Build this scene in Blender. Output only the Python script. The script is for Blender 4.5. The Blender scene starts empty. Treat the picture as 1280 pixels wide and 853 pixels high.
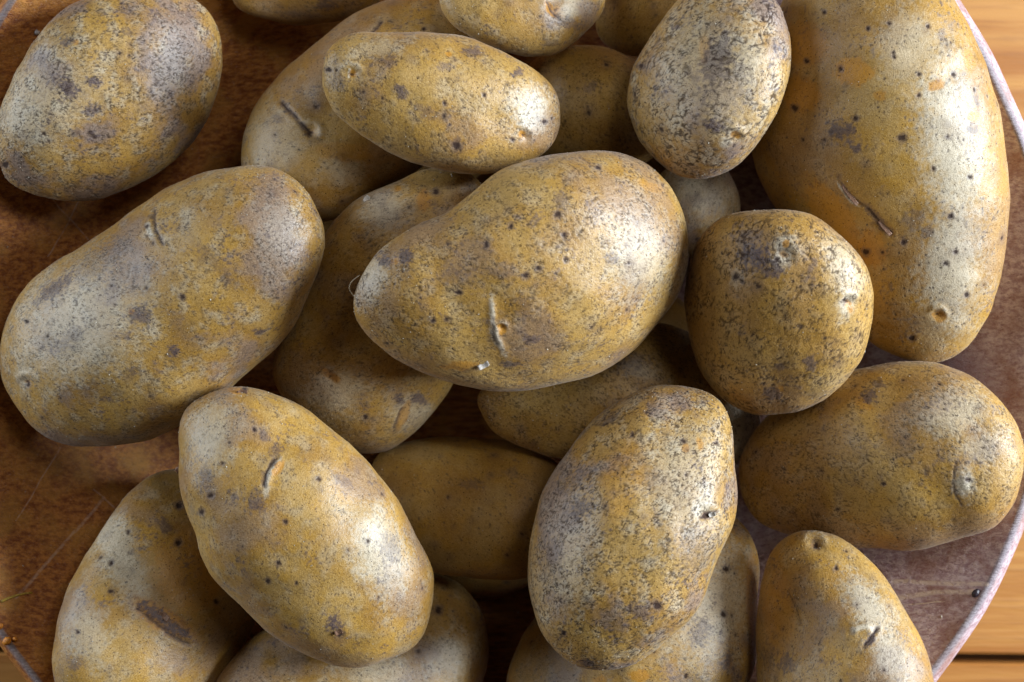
import bpy, math, random
import numpy as np
from mathutils import Vector

scn = bpy.context.scene
R = math.radians

# ------------------------------------------------------------------ camera
CAM_H = 0.66                      # camera height above the table (metres)
REF = 0.55                        # distance at which one photo pixel spans 0.25 mm
FOC = 36 * REF / 0.32
cam_d = bpy.data.cameras.new('camera')
cam = bpy.data.objects.new('camera', cam_d)
scn.collection.objects.link(cam)
scn.camera = cam
cam.location = (0, 0, CAM_H)
cam_d.sensor_width = 36
cam_d.lens = FOC
cam_d.clip_start = 0.01
cam_d.clip_end = 20
cam_d.dof.use_dof = True
cam_d.dof.focus_distance = CAM_H - 0.125
cam_d.dof.aperture_fstop = 13.0

# ------------------------------------------------------------------ light
scn.view_settings.view_transform = 'Standard'
scn.view_settings.look = 'None'
scn.view_settings.exposure = -0.12
scn.view_settings.gamma = 1.0
W = bpy.data.worlds.new('World')
scn.world = W
W.use_nodes = True
W.node_tree.nodes['Background'].inputs[0].default_value = (0.95, 0.96, 1.0, 1)
W.node_tree.nodes['Background'].inputs[1].default_value = 0.010
scn.cycles.max_bounces = 4
scn.cycles.diffuse_bounces = 3
scn.cycles.glossy_bounces = 2


def area(name, loc, size, power, color):
    d = bpy.data.lights.new(name, 'AREA')
    d.shape = 'RECTANGLE'
    d.size, d.size_y = size
    d.energy = power
    d.color = color
    o = bpy.data.objects.new(name, d)
    scn.collection.objects.link(o)
    o.location = loc
    o.rotation_euler = (Vector((0, 0, 0.09)) - Vector(loc)).to_track_quat('-Z', 'Y').to_euler()
    return o


area('window_light', (1.05, 0.14, 0.55), (0.60, 0.45), 40.0, (0.82, 0.91, 1.0))
area('far_window_light', (-1.15, 0.30, 0.44), (0.9, 0.7), 15.0, (0.80, 0.90, 1.0))
area('ceiling_light', (0.50, 0.55, 1.25), (0.35, 0.35), 3.2, (1.0, 0.95, 0.87))


def w2(px, py, z):
    """a point of the photograph at the height z above the table, in metres"""
    s = 0.00025 * (CAM_H - z) / REF
    return (np.asarray(px) - 640.0) * s, -(np.asarray(py) - 426.5) * s


# ------------------------------------------------------------------ node helper
class NT:
    def __init__(self, name):
        self.m = bpy.data.materials.new(name)
        self.m.use_nodes = True
        self.t = self.m.node_tree
        self.t.nodes.clear()
        self.out = self.t.nodes.new('ShaderNodeOutputMaterial')
        self.b = self.t.nodes.new('ShaderNodeBsdfPrincipled')
        self.t.links.new(self.b.outputs[0], self.out.inputs[0])

    def put(self, sock, v):
        if isinstance(v, bpy.types.NodeSocket):
            self.t.links.new(v, sock)
        elif isinstance(v, (tuple, list)):
            sock.default_value = tuple(v) + ((1,) if len(v) == 3 and sock.type == 'RGBA' else ())
        else:
            sock.default_value = v

    def n(self, kind, **kw):
        o = self.t.nodes.new(kind)
        for k, v in kw.items():
            setattr(o, k, v)
        return o

    def math(self, op, a, b=0.0, c=0.0, clamp=False):
        o = self.n('ShaderNodeMath', operation=op, use_clamp=clamp)
        self.put(o.inputs[0], a)
        self.put(o.inputs[1], b)
        self.put(o.inputs[2], c)
        return o.outputs[0]

    def vmath(self, op, a, b=(0, 0, 0), s=1.0):
        o = self.n('ShaderNodeVectorMath', operation=op)
        self.put(o.inputs[0], a)
        self.put(o.inputs[1], b)
        if op == 'SCALE':
            self.put(o.inputs[3], s)
        return o.outputs[1] if op in ('LENGTH', 'DISTANCE', 'DOT_PRODUCT') else o.outputs[0]

    def mul(self, a, b): return self.math('MULTIPLY', a, b)
    def add(self, a, b): return self.math('ADD', a, b)
    def sub(self, a, b): return self.math('SUBTRACT', a, b)

    def noise(self, vec, scale, detail=2.0, rough=0.5, dist=0.0, color=False):
        o = self.n('ShaderNodeTexNoise')
        self.put(o.inputs['Vector'], vec)
        o.inputs['Scale'].default_value = scale
        o.inputs['Detail'].default_value = detail
        o.inputs['Roughness'].default_value = rough
        o.inputs['Distortion'].default_value = dist
        return o.outputs['Color' if color else 'Fac']

    def voro(self, vec, scale, feature='F1'):
        o = self.n('ShaderNodeTexVoronoi', feature=feature)
        self.put(o.inputs['Vector'], vec)
        o.inputs['Scale'].default_value = scale
        return o

    def step(self, v, lo, hi, a=0.0, b=1.0):
        o = self.n('ShaderNodeMapRange', interpolation_type='SMOOTHSTEP')
        self.put(o.inputs['Value'], v)
        self.put(o.inputs['From Min'], lo)
        self.put(o.inputs['From Max'], hi)
        self.put(o.inputs['To Min'], a)
        self.put(o.inputs['To Max'], b)
        return o.outputs[0]

    def mix(self, f, a, b, mode='MIX'):
        o = self.n('ShaderNodeMix', data_type='RGBA', blend_type=mode)
        self.put(o.inputs[0], f)
        self.put(o.inputs[6], a)
        self.put(o.inputs[7], b)
        return o.outputs[2]

    def attr(self, name, kind='GEOMETRY'):
        return self.n('ShaderNodeAttribute', attribute_name=name, attribute_type=kind).outputs['Fac']

    def bump(self, h, dist, strength=1.0, normal=None):
        o = self.n('ShaderNodeBump')
        self.put(o.inputs['Height'], h)
        o.inputs['Distance'].default_value = dist
        o.inputs['Strength'].default_value = strength
        if normal is not None:
            self.put(o.inputs['Normal'], normal)
        return o.outputs[0]

    def done(self, color, rough, normal=None, spec=0.5):
        self.put(self.b.inputs['Base Color'], color)
        self.put(self.b.inputs['Roughness'], rough)
        self.put(self.b.inputs['Specular IOR Level'], spec)
        if normal is not None:
            self.put(self.b.inputs['Normal'], normal)
        return self.m


# ------------------------------------------------------------------ potato skin
def skin_material():
    """colours and fine grain of the skin; the marks themselves are modelled and
    carried by the mesh as masks (see build_potato)"""
    t = NT('potato_skin')
    obj = t.n('ShaderNodeTexCoord').outputs['Object']
    P = t.vmath('SCALE', obj, s=1000.0)                               # millimetres

    def masks(name):
        a_ = t.n('ShaderNodeAttribute', attribute_name=name)
        o = t.n('ShaderNodeSeparateXYZ')
        t.put(o.inputs[0], a_.outputs['Vector'])
        return o.outputs
    big, mid, mid2 = masks('patches')
    scurf, bare, pale = masks('blotches')
    dark, worm, speck = masks('marks')
    dust_k = t.attr('dust', 'OBJECT')
    gold_k = t.attr('gold', 'OBJECT')
    grain = t.noise(P, 2.4, 1.0, 0.75)
    worm_k = t.attr('worm', 'OBJECT')
    # crisp hairlines and pin-pricks between the modelled cracks
    hn = t.noise(P, 0.95, 0.0)
    hl = t.step(t.math('ABSOLUTE', t.sub(hn, 0.5)), 0.006, 0.036, 1.0, 0.0)
    hn2 = t.noise(t.vmath('ADD', P, (50.0, 9.0, 4.0)), 0.75, 0.0)
    hl = t.mul(hl, t.step(t.add(hn2, t.mul(mid2, 0.35)), 0.60, 0.70))
    hair = t.mul(hl, t.add(0.30, t.mul(worm_k, 0.70)))
    vo = t.voro(P, 0.95)
    vs = t.n('ShaderNodeSeparateColor')
    t.put(vs.inputs[0], vo.outputs['Color'])
    pin = t.mul(t.step(vo.outputs['Distance'], 0.12, 0.22, 1.0, 0.0), t.step(t.add(vs.outputs[0], mid2), 1.05, 1.18))
    # flesh-coloured skin: ochre to tan, patchy
    c = t.mix(t.step(big, 0.3, 0.7), (0.350, 0.178, 0.024), (0.435, 0.262, 0.072))
    c = t.mix(t.mul(t.mul(gold_k, 0.75), t.step(mid, 0.40, 0.68)), c, (0.465, 0.238, 0.014))
    # pale dry film
    dust = t.math('MULTIPLY', dust_k, t.step(mid2, 0.44, 0.78))
    c = t.mix(t.mul(dust, 0.75), c, (0.49, 0.395, 0.26))
    c = t.mix(t.mul(pale, 0.80), c, (0.62, 0.56, 0.44))  # pale marks: scars and dry patches, plus highlights painted into the skin
    film = t.step(t.add(t.mul(big, -0.6), t.mul(mid, 0.5)), -0.04, 0.16)      # greyish purple film in broad patches
    c = t.mix(t.mul(film, t.mul(dust_k, 0.70)), c, (0.240, 0.182, 0.165))
    # fine mottling
    c = t.mix(t.step(grain, 0.36, 0.56, 0.24, 0.0), c, (0.110, 0.058, 0.020))
    c = t.mix(t.step(grain, 0.56, 0.72, 0.0, 0.18), c, (0.62, 0.50, 0.31))
    c = t.mix(t.mul(bare, 0.85), c, (0.47, 0.205, 0.012))
    c = t.mix(t.mul(scurf, t.step(grain, 0.3, 0.7, 1.0, 0.75)), c, (0.078, 0.052, 0.060))
    c = t.mix(t.mul(hair, 0.88), c, (0.026, 0.014, 0.010))
    c = t.mix(t.mul(pin, 0.85), c, (0.030, 0.018, 0.016))
    c = t.mix(t.mul(worm, 0.82), c, (0.036, 0.020, 0.014))
    c = t.mix(t.mul(speck, 0.88), c, (0.038, 0.024, 0.022))
    c = t.mix(t.mul(dark, 0.92), c, (0.032, 0.019, 0.018))
    nrm = t.bump(grain, 0.00010, 1.0)
    rough = t.add(t.step(grain, 0.35, 0.65, 0.38, 0.54), t.mul(scurf, 0.10))
    t.put(t.b.inputs['Sheen Weight'], 0.14)
    t.put(t.b.inputs['Sheen Roughness'], 0.45)
    t.put(t.b.inputs['Sheen Tint'], (0.75, 0.72, 0.72))
    cav = t.math('MAXIMUM', t.math('MAXIMUM', hair, worm), t.math('MAXIMUM', pin, dark))
    return t.done(c, rough, nrm, t.math('MULTIPLY_ADD', cav, -0.5, 0.55))


# ------------------------------------------------------------------ bowl wood
def segment_mask(t, P, a, b, w):
    ab = (b[0] - a[0], b[1] - a[1], 0.0)
    L2 = ab[0] ** 2 + ab[1] ** 2
    ap = t.vmath('SUBTRACT', P, (a[0], a[1], 0.0))
    h = t.math('DIVIDE', t.vmath('DOT_PRODUCT', ap, ab), L2, clamp=True)
    d = t.vmath('LENGTH', t.vmath('SUBTRACT', ap, t.vmath('SCALE', ab, s=h)))
    return t.step(d, w * 0.3, w, 1.0, 0.0)


def bowl_material(scratches):
    t = NT('bowl_wood')
    obj = t.n('ShaderNodeTexCoord').outputs['Object']
    P = t.vmath('SCALE', obj, s=1000.0)
    flat = t.vmath('MULTIPLY', P, (1.0, 1.0, 0.0))
    g = t.n('ShaderNodeMapping')
    t.put(g.inputs[0], P)
    g.inputs['Rotation'].default_value = (0, 0, R(-66))
    g.inputs['Scale'].default_value = (0.16, 1.0, 1.0)
    G = g.outputs[0]
    streak = t.noise(G, 0.75, 4.0, 0.7)
    fibre = t.noise(G, 2.2, 2.0, 0.7)
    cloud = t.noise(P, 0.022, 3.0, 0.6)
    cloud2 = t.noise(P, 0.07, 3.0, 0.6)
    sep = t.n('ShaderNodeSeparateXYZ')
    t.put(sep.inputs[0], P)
    # brown wood on one side, paler mauve on the other
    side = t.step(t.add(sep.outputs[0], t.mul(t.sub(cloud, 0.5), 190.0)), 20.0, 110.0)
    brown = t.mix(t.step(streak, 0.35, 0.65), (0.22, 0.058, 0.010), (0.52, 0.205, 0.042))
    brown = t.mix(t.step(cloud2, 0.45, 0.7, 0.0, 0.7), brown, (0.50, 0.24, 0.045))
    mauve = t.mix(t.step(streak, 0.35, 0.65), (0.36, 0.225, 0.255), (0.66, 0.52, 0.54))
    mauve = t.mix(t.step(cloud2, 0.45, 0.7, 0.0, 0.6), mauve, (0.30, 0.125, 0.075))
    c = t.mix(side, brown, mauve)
    stain = t.step(t.vmath('DISTANCE', flat, (150.0, -22.0, 0.0)), 4.0, 26.0, 1.0, 0.0)
    stain = t.mul(stain, t.step(streak, 0.35, 0.6, 0.3, 1.0))
    c = t.mix(t.mul(stain, 0.75), c, (0.13, 0.075, 0.19))
    c = t.mix(t.step(fibre, 0.55, 0.75, 0.0, 0.35), c, (0.45, 0.33, 0.26))
    c = t.mix(t.step(fibre, 0.45, 0.25, 0.0, 0.45), c, (0.06, 0.025, 0.02))
    # grey along the top edge of the rim
    edge = t.step(t.attr('edge'), 0.0, 1.0)
    c = t.mix(t.mul(edge, 0.80), c, t.mix(t.step(fibre, 0.3, 0.7), (0.13, 0.115, 0.125), (0.25, 0.235, 0.25)))
    # knife scratches
    wob = t.vmath('ADD', flat, t.vmath('MULTIPLY', t.noise(P, 0.08, 2.0, color=True), (1.5, 1.5, 0.0)))
    tot = None
    for k, (a, b, w) in enumerate(scratches):
        m = segment_mask(t, wob, a, b, w)
        tot = m if tot is None else t.math('MAXIMUM', tot, m)
    rs = t.n('ShaderNodeMapping')
    t.put(rs.inputs[0], P)
    rs.inputs['Rotation'].default_value = (0, 0, R(35))
    rs.inputs['Scale'].default_value = (0.035, 1.0, 1.0)
    sn = t.noise(rs.outputs[0], 0.30, 1.0)
    auto = t.step(t.math('ABSOLUTE', t.sub(sn, 0.5)), 0.0, 0.006, 0.35, 0.0)
    tot = t.math('MAXIMUM', tot, t.mul(auto, t.step(cloud2, 0.45, 0.55)))
    tot = t.mul(tot, t.step(t.noise(P, 0.6, 2.0), 0.35, 0.55, 0.35, 1.0))
    c = t.mix(t.mul(tot, t.step(sep.outputs[0], 0.0, 90.0, 0.32, 0.95)), c, (0.70, 0.55, 0.47))
    h = t.sub(t.add(t.mul(fibre, 0.35), t.mul(streak, 0.45)), t.mul(tot, 0.15))
    return t.done(c, t.step(streak, 0.3, 0.7, 0.40, 0.55), t.bump(h, 0.001, 0.8), 0.30)


def table_material():
    t = NT('table_wood')
    obj = t.n('ShaderNodeTexCoord').outputs['Object']
    rnd = t.n('ShaderNodeObjectInfo').outputs['Random']
    P = t.vmath('ADD', t.vmath('SCALE', obj, s=1000.0), t.vmath('SCALE', (91.0, 517.0, 33.0), s=rnd))
    P2 = t.vmath('MULTIPLY', P, (0.07, 1.0, 1.0))
    a = t.noise(P2, 0.09, 4.0, 0.6, 0.5)
    b = t.noise(P2, 0.5, 3.0, 0.6)
    c = t.mix(t.step(a, 0.35, 0.65), (0.36, 0.135, 0.026), (0.50, 0.235, 0.058))
    c = t.mix(t.step(b, 0.5, 0.75, 0.0, 0.5), c, (0.28, 0.115, 0.035))
    return t.done(c, 0.42, t.bump(b, 0.0006, 0.5), 0.5)


def plain(name, col, rough=0.6, scale=1.5, var=0.5):
    t = NT(name)
    P = t.vmath('SCALE', t.n('ShaderNodeTexCoord').outputs['Object'], s=1000.0)
    f = t.noise(P, scale, 3.0, 0.6)
    c = t.mix(t.step(f, 0.3, 0.7), tuple(x * var for x in col), col)
    return t.done(c, rough, t.bump(f, 0.0003, 0.6))


SKIN = skin_material()

# ------------------------------------------------------------------ mesh helpers
def link_mesh(name, verts, faces, mat, parent=None, smooth=True):
    me = bpy.data.meshes.new(name)
    verts = np.asarray(verts, dtype=np.float32)
    if isinstance(faces, np.ndarray) and faces.shape[1] == 4:
        me.vertices.add(len(verts))
        me.vertices.foreach_set('co', verts.ravel())
        n = len(faces)
        me.loops.add(n * 4)
        me.loops.foreach_set('vertex_index', faces.astype(np.int32).ravel())
        me.polygons.add(n)
        me.polygons.foreach_set('loop_start', np.arange(0, n * 4, 4, dtype=np.int32))
        me.update(calc_edges=True)
        me.validate()
    else:
        me.from_pydata([tuple(map(float, v)) for v in verts], [], [tuple(map(int, f)) for f in faces])
        me.update()
    if smooth:
        me.polygons.foreach_set('use_smooth', [True] * len(me.polygons))
    me.materials.append(mat)
    o = bpy.data.objects.new(name, me)
    scn.collection.objects.link(o)
    o.parent = parent
    return o


def set_attr(o, name, arr):
    a = o.data.attributes.new(name, 'FLOAT', 'POINT')
    a.data.foreach_set('value', np.asarray(arr, dtype=np.float32))


# ------------------------------------------------------------------ the bowl's profile
BC = w2(602, 408, 0.100)
BOWL_R = 706 * 0.00025 * (CAM_H - 0.102) / REF      # inner edge of the rim
RIM_Z = 0.102
FLOOR_Z = 0.012


def bowl_top(r):
    r = np.asarray(r, dtype=float)
    u = np.clip((r - 0.035) / (BOWL_R - 0.035), 0, 1)
    return FLOOR_Z + (RIM_Z - FLOOR_Z) * (u * (0.55 + 0.75 * u - 0.30 * u * u))


# ------------------------------------------------------------------ potatoes: outlines read off the photograph, back to front
POT = {}
ORDER = []


def pot(key, pts, label, worm=0.6, dust=0.6, gold=0.5, thick=0.86, feats=(), res=1.0, group='potatoes heaped in the wooden bowl'):
    POT[key] = dict(pts=pts, label=label, worm=worm, dust=dust, gold=gold, thick=thick, feats=feats, res=res)
    ORDER.append(key)
    POT[key]['mesh'] = 0.25 if key.startswith('hid') else (0.72 if key in 'G M H T D L V C' else 1.0)

#FEATURE KINDS: eye x y r ang | spot x y r | scurf/bare/pale (pale also paints highlights) x y rx ry ang | groove pts w | ridge pts w
for k_, (x_, y_, a_, b_, w_) in enumerate([(470, 330, 150, 95, 'left of the middle'), (760, 190, 140, 95, 'above the middle'), (745, 440, 140, 95, 'below the middle'),
                                      (500, 170, 125, 85, 'in the upper left'), (600, 655, 115, 90, 'in the lower middle'), (885, 262, 36, 44, 'right of the middle')]):
    pot('hidden%d' % k_, [(x_ + a_ * math.cos(q) * (1 + .05 * math.cos(2 * q + k_)), y_ + b_ * math.sin(q)) for q in [i * math.pi / 7 for i in range(14)]],
        'buried potato of the bottom layer, %s of the pile' % w_, 0.3, 0.2, 0.6, 0.86, res=.3)
pot('G', [(745,20),(755,52),(790,70),(830,60),(850,20),(845,-30),(800,-60),(760,-40)],
    'dark shaded potato at the top edge, just left of the grey egg-shaped one', 0.3, 0.1, 0.5, 0.7, res=.5)
pot('T', [(465,580),(490,556),(545,546),(620,549),(670,560),(705,590),(715,640),(700,695),(670,722),(620,725),(560,718),(515,700),(482,670),(460,625)],
    'smooth golden brown potato deep in shadow between the two front potatoes', 0.15, 0.15, 0.9, 0.72,
    [('scurf',590,605,16,10,0,.5),('scurf',640,590,14,8,0,.4)])
pot('O', [(600,497),(630,468),(680,440),(740,415),(800,403),(855,414),(905,447),(940,490),(951,530),(932,570),(880,597),(800,600),(720,580),(658,562),(616,537)],
    'dark mottled potato beneath the large middle one, its pale end showing below the round potato', 0.6, 0.25, 0.6, 0.72,
    [('scurf',790,455,22,14,-.4,.6),('pale',800,462,26,12,.2,.6),('pale',860,420,14,14,0,.4),('pale',925,540,34,40,0,1.0)], .9)  # last pale mark paints the lit end
pot('M', [(820,225),(840,205),(870,198),(905,208),(925,245),(922,285),(900,315),(850,320),(820,290),(812,255)],
    'pale whitish potato mostly hidden between the grey egg-shaped and the round potato', 0.2, 1.0, 0.3, 0.8,
    [('pale',880,240,50,40,0,.9),('scurf',868,250,16,12,0,.5)], .5)  # pale mark paints the light falling on its top
pot('A', [(-5,175),(5,130),(25,85),(62,35),(110,2),(180,-14),(235,-5),(265,25),(277,65),(271,110),(248,162),(212,205),(168,232),(118,247),(70,250),(30,238),(5,218)],
    'broad egg-shaped potato with purplish grey scurf in the top left corner', 0.75, 1.1, 0.6, 0.80,
    [('scurf',85,110,22,12,0.6,1.0),('scurf',118,103,12,10,0,1.0),('scurf',115,138,12,10,0.3,.9),('scurf',83,52,10,7,0,.8),('scurf',160,40,10,6,0,.6),
     ('scurf',95,165,8,10,0,.7),('pale',30,150,45,30,0.9,.7),('pale',215,85,22,35,0,.7),('spot',5,207,5),('bare',95,53,4,4,0,.8),('pale',60,120,60,70,.5,.5)])  # pale marks left and right paint its two highlights
pot('D', [(300,190),(304,220),(325,250),(360,270),(400,276),(440,265),(500,225),(556,178),(600,125),(622,65),(605,5),(570,-20),(525,-14),(480,5),(430,30),(380,66),(335,115),(308,155)],
    'long smooth yellowish potato slanting behind the oblong potato of the upper row', 0.15, 0.55, 0.8, 0.78,
    [('groove',[(352,128),(368,145),(380,158),(388,168)],3.2,.9),('eye',389,164,7,0.8),('scurf',350,150,9,5,0.5,.5),('bare',430,190,40,12,0.1,.5),
     ('groove',[(462,42),(470,34),(476,26)],2.2,.8),('pale',345,180,40,45,0,.4),('pale',430,215,28,18,0,.5),('spot',435,95,3),('spot',530,36,3)])
pot('H', [(655,90),(690,66),(735,58),(785,72),(822,105),(832,155),(818,195),(770,212),(715,210),(670,190),(648,140)],
    'shadowed brown potato behind the grey egg-shaped potato and above the large middle one', 0.45, 0.15, 0.7, 0.75,
    [('scurf',738,108,12,8,0,.5)], .7)
pot('J', [(936,130),(940,185),(953,228),(978,272),(1015,330),(1048,385),(1085,424),(1112,441),(1150,452),(1187,447),(1217,422),(1240,378),(1254,310),(1257,235),(1249,165),(1233,100),(1210,40),(1188,0),(1150,-50),(1095,-80),(1040,-75),(1000,-35),(968,20),(945,75)],
    'largest potato, long, pale and shiny along the right side', 0.2, 0.35, 1.0, 0.80,
    [('bare',1068,90,26,20,0,1.0),('bare',1005,55,35,30,0.2,.7),('bare',1100,120,10,8,0,.8),('bare',1170,106,12,8,0,1.0),('bare',1218,145,10,8,0,1.0),('bare',1212,75,7,16,-.3,.9),
     ('bare',1000,118,30,24,0.5,.8),('bare',1040,270,24,60,-.6,.8),('bare',1090,310,20,26,-.4,.9),('pale',1190,180,40,120,-.12,.95),('pale',1190,330,38,90,.05,.9),('pale',1130,60,40,50,0,.5),  # long pale marks paint the highlight down the right flank
     ('scurf',1055,165,22,15,.3,.9),('scurf',1070,185,8,8,0,.9),('groove',[(1047,222),(1056,234),(1066,248),(1082,258)],2.6,.55),('groove',[(1086,262),(1095,272),(1103,283),(1112,291)],3.6,.9),
     ('ridge',[(1044,224),(1054,238),(1064,252),(1080,261)],2.4,.6),
     ('spot',1008,76,4),('spot',1051,87,4),('spot',1117,72,3),('spot',1148,94,3.5),('spot',1193,93,3.5),('spot',1148,120,3.5),('spot',1127,173,6),('spot',1185,171,3),('spot',1166,211,3.5),
     ('spot',1212,222,3),('spot',1187,270,4),('spot',1194,315,4),('spot',1183,330,4),('spot',994,135,5),('spot',1208,368,4),('spot',1070,149,4),('spot',1083,315,5),('spot',1130,303,4),('spot',1116,66,3),
     ('spot',1160,33,3.5),('spot',1030,15,3),('spot',1112,30,3),('spot',1085,35,3),('scurf',1143,272,14,16,0,.5),('scurf',1160,290,8,14,.3,.6),('bare',1173,396,10,7,0,.9),('eye',1172,394,6,0.2),('spot',1140,424,5),
     ('pale',1160,410,30,25,0,.4),('scurf',1178,44,6,10,0,.6),('scurf',1218,160,10,10,.3,.7),('scurf',1222,128,4,14,-.2,.7)], 1.15)
pot('Q', [(925,590),(930,562),(950,530),(985,500),(1030,474),(1085,458),(1140,453),(1190,462),(1235,487),(1265,525),(1277,570),(1270,615),(1245,650),(1200,674),(1140,685),(1070,685),(1000,673),(952,652),(930,622)],
    'mottled oval potato at the right edge with a pale sunken eye at its right end', 0.6, 0.45, 0.75, 0.80,
    [('scurf',1088,495,14,12,.4,.9),('scurf',1100,480,9,7,0,.7),('pale',1205,603,12,22,.15,1.0),('groove',[(1194,580),(1192,600),(1194,618),(1202,632)],2.0,.6),('spot',1209,600,4),
     ('pale',1190,515,50,30,-.2,.7),('pale',1225,560,30,20,0,.6),('ridge',[(1206,590),(1204,604),(1206,616)],5,1.0),('bare',1080,505,14,8,.6,.7),('scurf',1120,560,40,16,0,.3),('spot',1104,604,3)], 1.0)
pot('U', [(215,585),(250,585),(285,610),(318,660),(335,720),(318,780),(290,825),(255,870),(200,905),(140,915),(90,895),(67,850),(68,800),(85,740),(120,675),(160,618),(190,592)],
    'long golden potato with a reddish brown scar in the lower left corner', 0.2, 0.65, 1.0, 0.78,
    [('bare',205,775,48,16,.55,1.0),('scurf',195,768,34,11,.55,1.0),('scurf',225,790,22,9,.55,1.0),('groove',[(172,760),(190,775),(215,795),(235,805)],3.4,.7),('pale',150,690,24,80,-.45,.9),('pale',110,790,24,45,-.2,.6),('bare',240,710,50,60,0,.6),  # long pale strip paints light along the left flank
     ('spot',224,632,5),('spot',224,679,5),('spot',137,740,3),('spot',98,790,3),('spot',140,705,3.5),('spot',160,665,3),('scurf',205,655,16,10,.8,.7),('scurf',95,830,14,10,0,.6),('scurf',165,690,6,6,0,.5),('spot',270,752,4)])
pot('V', [(268,865),(290,825),(330,788),(390,752),(460,728),(520,716),(570,728),(603,770),(610,820),(595,870),(550,920),(460,950),(350,940),(285,910)],
    'dull yellow potato cut off by the bottom edge below the front left potato', 0.35, 0.75, 0.6, 0.75,
    [('spot',548,763,6),('pale',560,820,36,30,0,.7),('pale',470,840,60,20,0,.5),('pale',573,828,4,5,0,1.0)], .9)
pot('W', [(632,860),(643,818),(665,775),(720,715),(800,668),(860,645),(905,640),(935,668),(947,720),(945,800),(932,860),(890,920),(800,960),(710,950),(650,915)],
    'pale potato cut off by the bottom edge, behind the rough front potato', 0.3, 0.85, 0.5, 0.75,
    [('pale',890,760,50,70,.2,.8),('scurf',875,790,16,22,.3,.7),('spot',908,711,5),('spot',905,768,5),('scurf',910,825,6,14,.1,.8),('bare',800,845,14,8,0,.9),('bare',750,850,10,6,0,.9),
     ('scurf',850,850,30,14,0,.6),('bare',940,740,8,60,0,.5),('spot',858,845,4)], .9)
pot('X', [(948,800),(950,740),(960,700),(980,676),(1015,665),(1052,674),(1088,705),(1125,755),(1150,800),(1165,850),(1170,900),(1140,950),(1080,970),(1010,960),(960,915),(948,860)],
    'tapered golden potato with a knobbly eye at the bottom right, beside bare bowl wood', 0.35, 0.6, 0.9, 0.80,
    [('eye',1018,679,8,0.1),('spot',1019,679,5.5),('pale',1085,760,20,50,-.6,.9),('pale',1115,820,24,40,-.4,.9),('ridge',[(1062,792),(1072,786),(1084,784),(1094,788)],6,1.6),
     ('scurf',1088,800,6,14,.6,1.0),('groove',[(1096,786),(1088,798),(1080,808)],2.6,.9),('scurf',985,828,12,14,.3,.8),('scurf',962,820,8,18,0,.6),('groove',[(985,740),(995,760),(1000,780)],1.6,.4),
     ('bare',975,770,20,60,0,.5),('spot',1045,710,3)])
pot('C', [(292,-10),(308,14),(345,28),(385,32),(430,25),(472,3),(484,-30),(455,-70),(400,-85),(340,-75),(300,-45)],
    'brownish potato cut off by the top edge, left of the top middle one', 0.4, 0.4, 0.8, 0.75,
    [('scurf',410,5,16,8,0,.8),('scurf',370,20,30,6,0,.5)], .6)
pot('L', [(497,226),(535,211),(575,214),(602,238),(614,290),(608,350),(590,420),(566,478),(545,512),(510,550),(467,567),(420,555),(375,522),(348,482),(346,440),(360,400),(382,350),(400,305),(440,256)],
    'long potato half hidden to the left of and beneath the large middle potato', 0.45, 0.45, 0.8, 0.72,
    [('pale',480,262,30,30,0,.8),('bare',530,250,9,16,-.1,.9),('pale',420,490,40,30,0,.6),('bare',415,470,16,5,.6,.8),('eye',412,472,7,.5),('scurf',525,500,12,9,0,.9),('scurf',500,500,7,8,0,.9),
     ('spot',457,523,4),('bare',505,520,6,22,.4,.7),('groove',[(503,512),(498,524),(492,536)],2.0,.7),('pale',520,520,40,22,.6,.5),('spot',545,240,5),('bare',497,235,4,4,0,.9)], 1.0)
pot('F', [(550,-5),(560,24),(590,48),(628,65),(665,71),(702,65),(732,45),(751,20),(757,-8),(750,-45),(715,-75),(660,-85),(600,-72),(560,-42)],
    'blunt potato cut off by the top edge in the middle, with an orange-rimmed eye', 0.45, 0.8, 0.6, 0.78,
    [('bare',688,12,6,14,-.7,1.0),('eye',696,12,10,-.5),('groove',[(682,3),(690,14),(700,24)],2.2,.8),('scurf',715,30,22,8,.2,.6),('scurf',690,55,16,6,0,.5),('pale',715,10,18,16,0,.7)], .8)
pot('B', [(404,290),(400,330),(385,372),(355,420),(312,465),(262,508),(205,542),(150,556),(100,557),(58,545),(28,513),(8,470),(4,420),(22,375),(62,334),(118,298),(168,264),(215,237),(265,213),(317,206),(357,218),(388,247)],
    'long kidney-shaped potato with a grey left end, lying at the left edge', 0.55, 0.9, 0.75, 0.84,
    [('groove',[(193,262),(193,274),(196,290),(203,305)],2.6,.8),('scurf',70,360,34,12,-.6,.9),('scurf',85,425,30,14,-.6,.6),('scurf',175,395,16,14,.2,.9),('bare',165,390,4,4,0,1.0),('scurf',216,439,10,10,0,1.0),
     ('scurf',165,465,10,8,0,.7),('scurf',133,500,9,6,0,.7),('pale',100,400,90,70,-.6,.7),('scurf',120,330,50,20,-.6,.5),('pale',350,290,28,40,.1,.8),('scurf',270,330,60,10,.8,.4),('spot',228,371,4),('spot',33,482,4),('pale',28,470,10,24,0,.7),  # widest pale mark paints side light on the left end
     ('scurf',326,415,12,4,0,.9),('spot',33,402,3),('eye',32,478,6,0),('ridge',[(184,274),(187,290),(190,300)],5,.5),('spot',184,284,3),('bare',220,540,60,12,-.3,.3),('scurf',285,350,8,12,0,.6)], 1.2)
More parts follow.
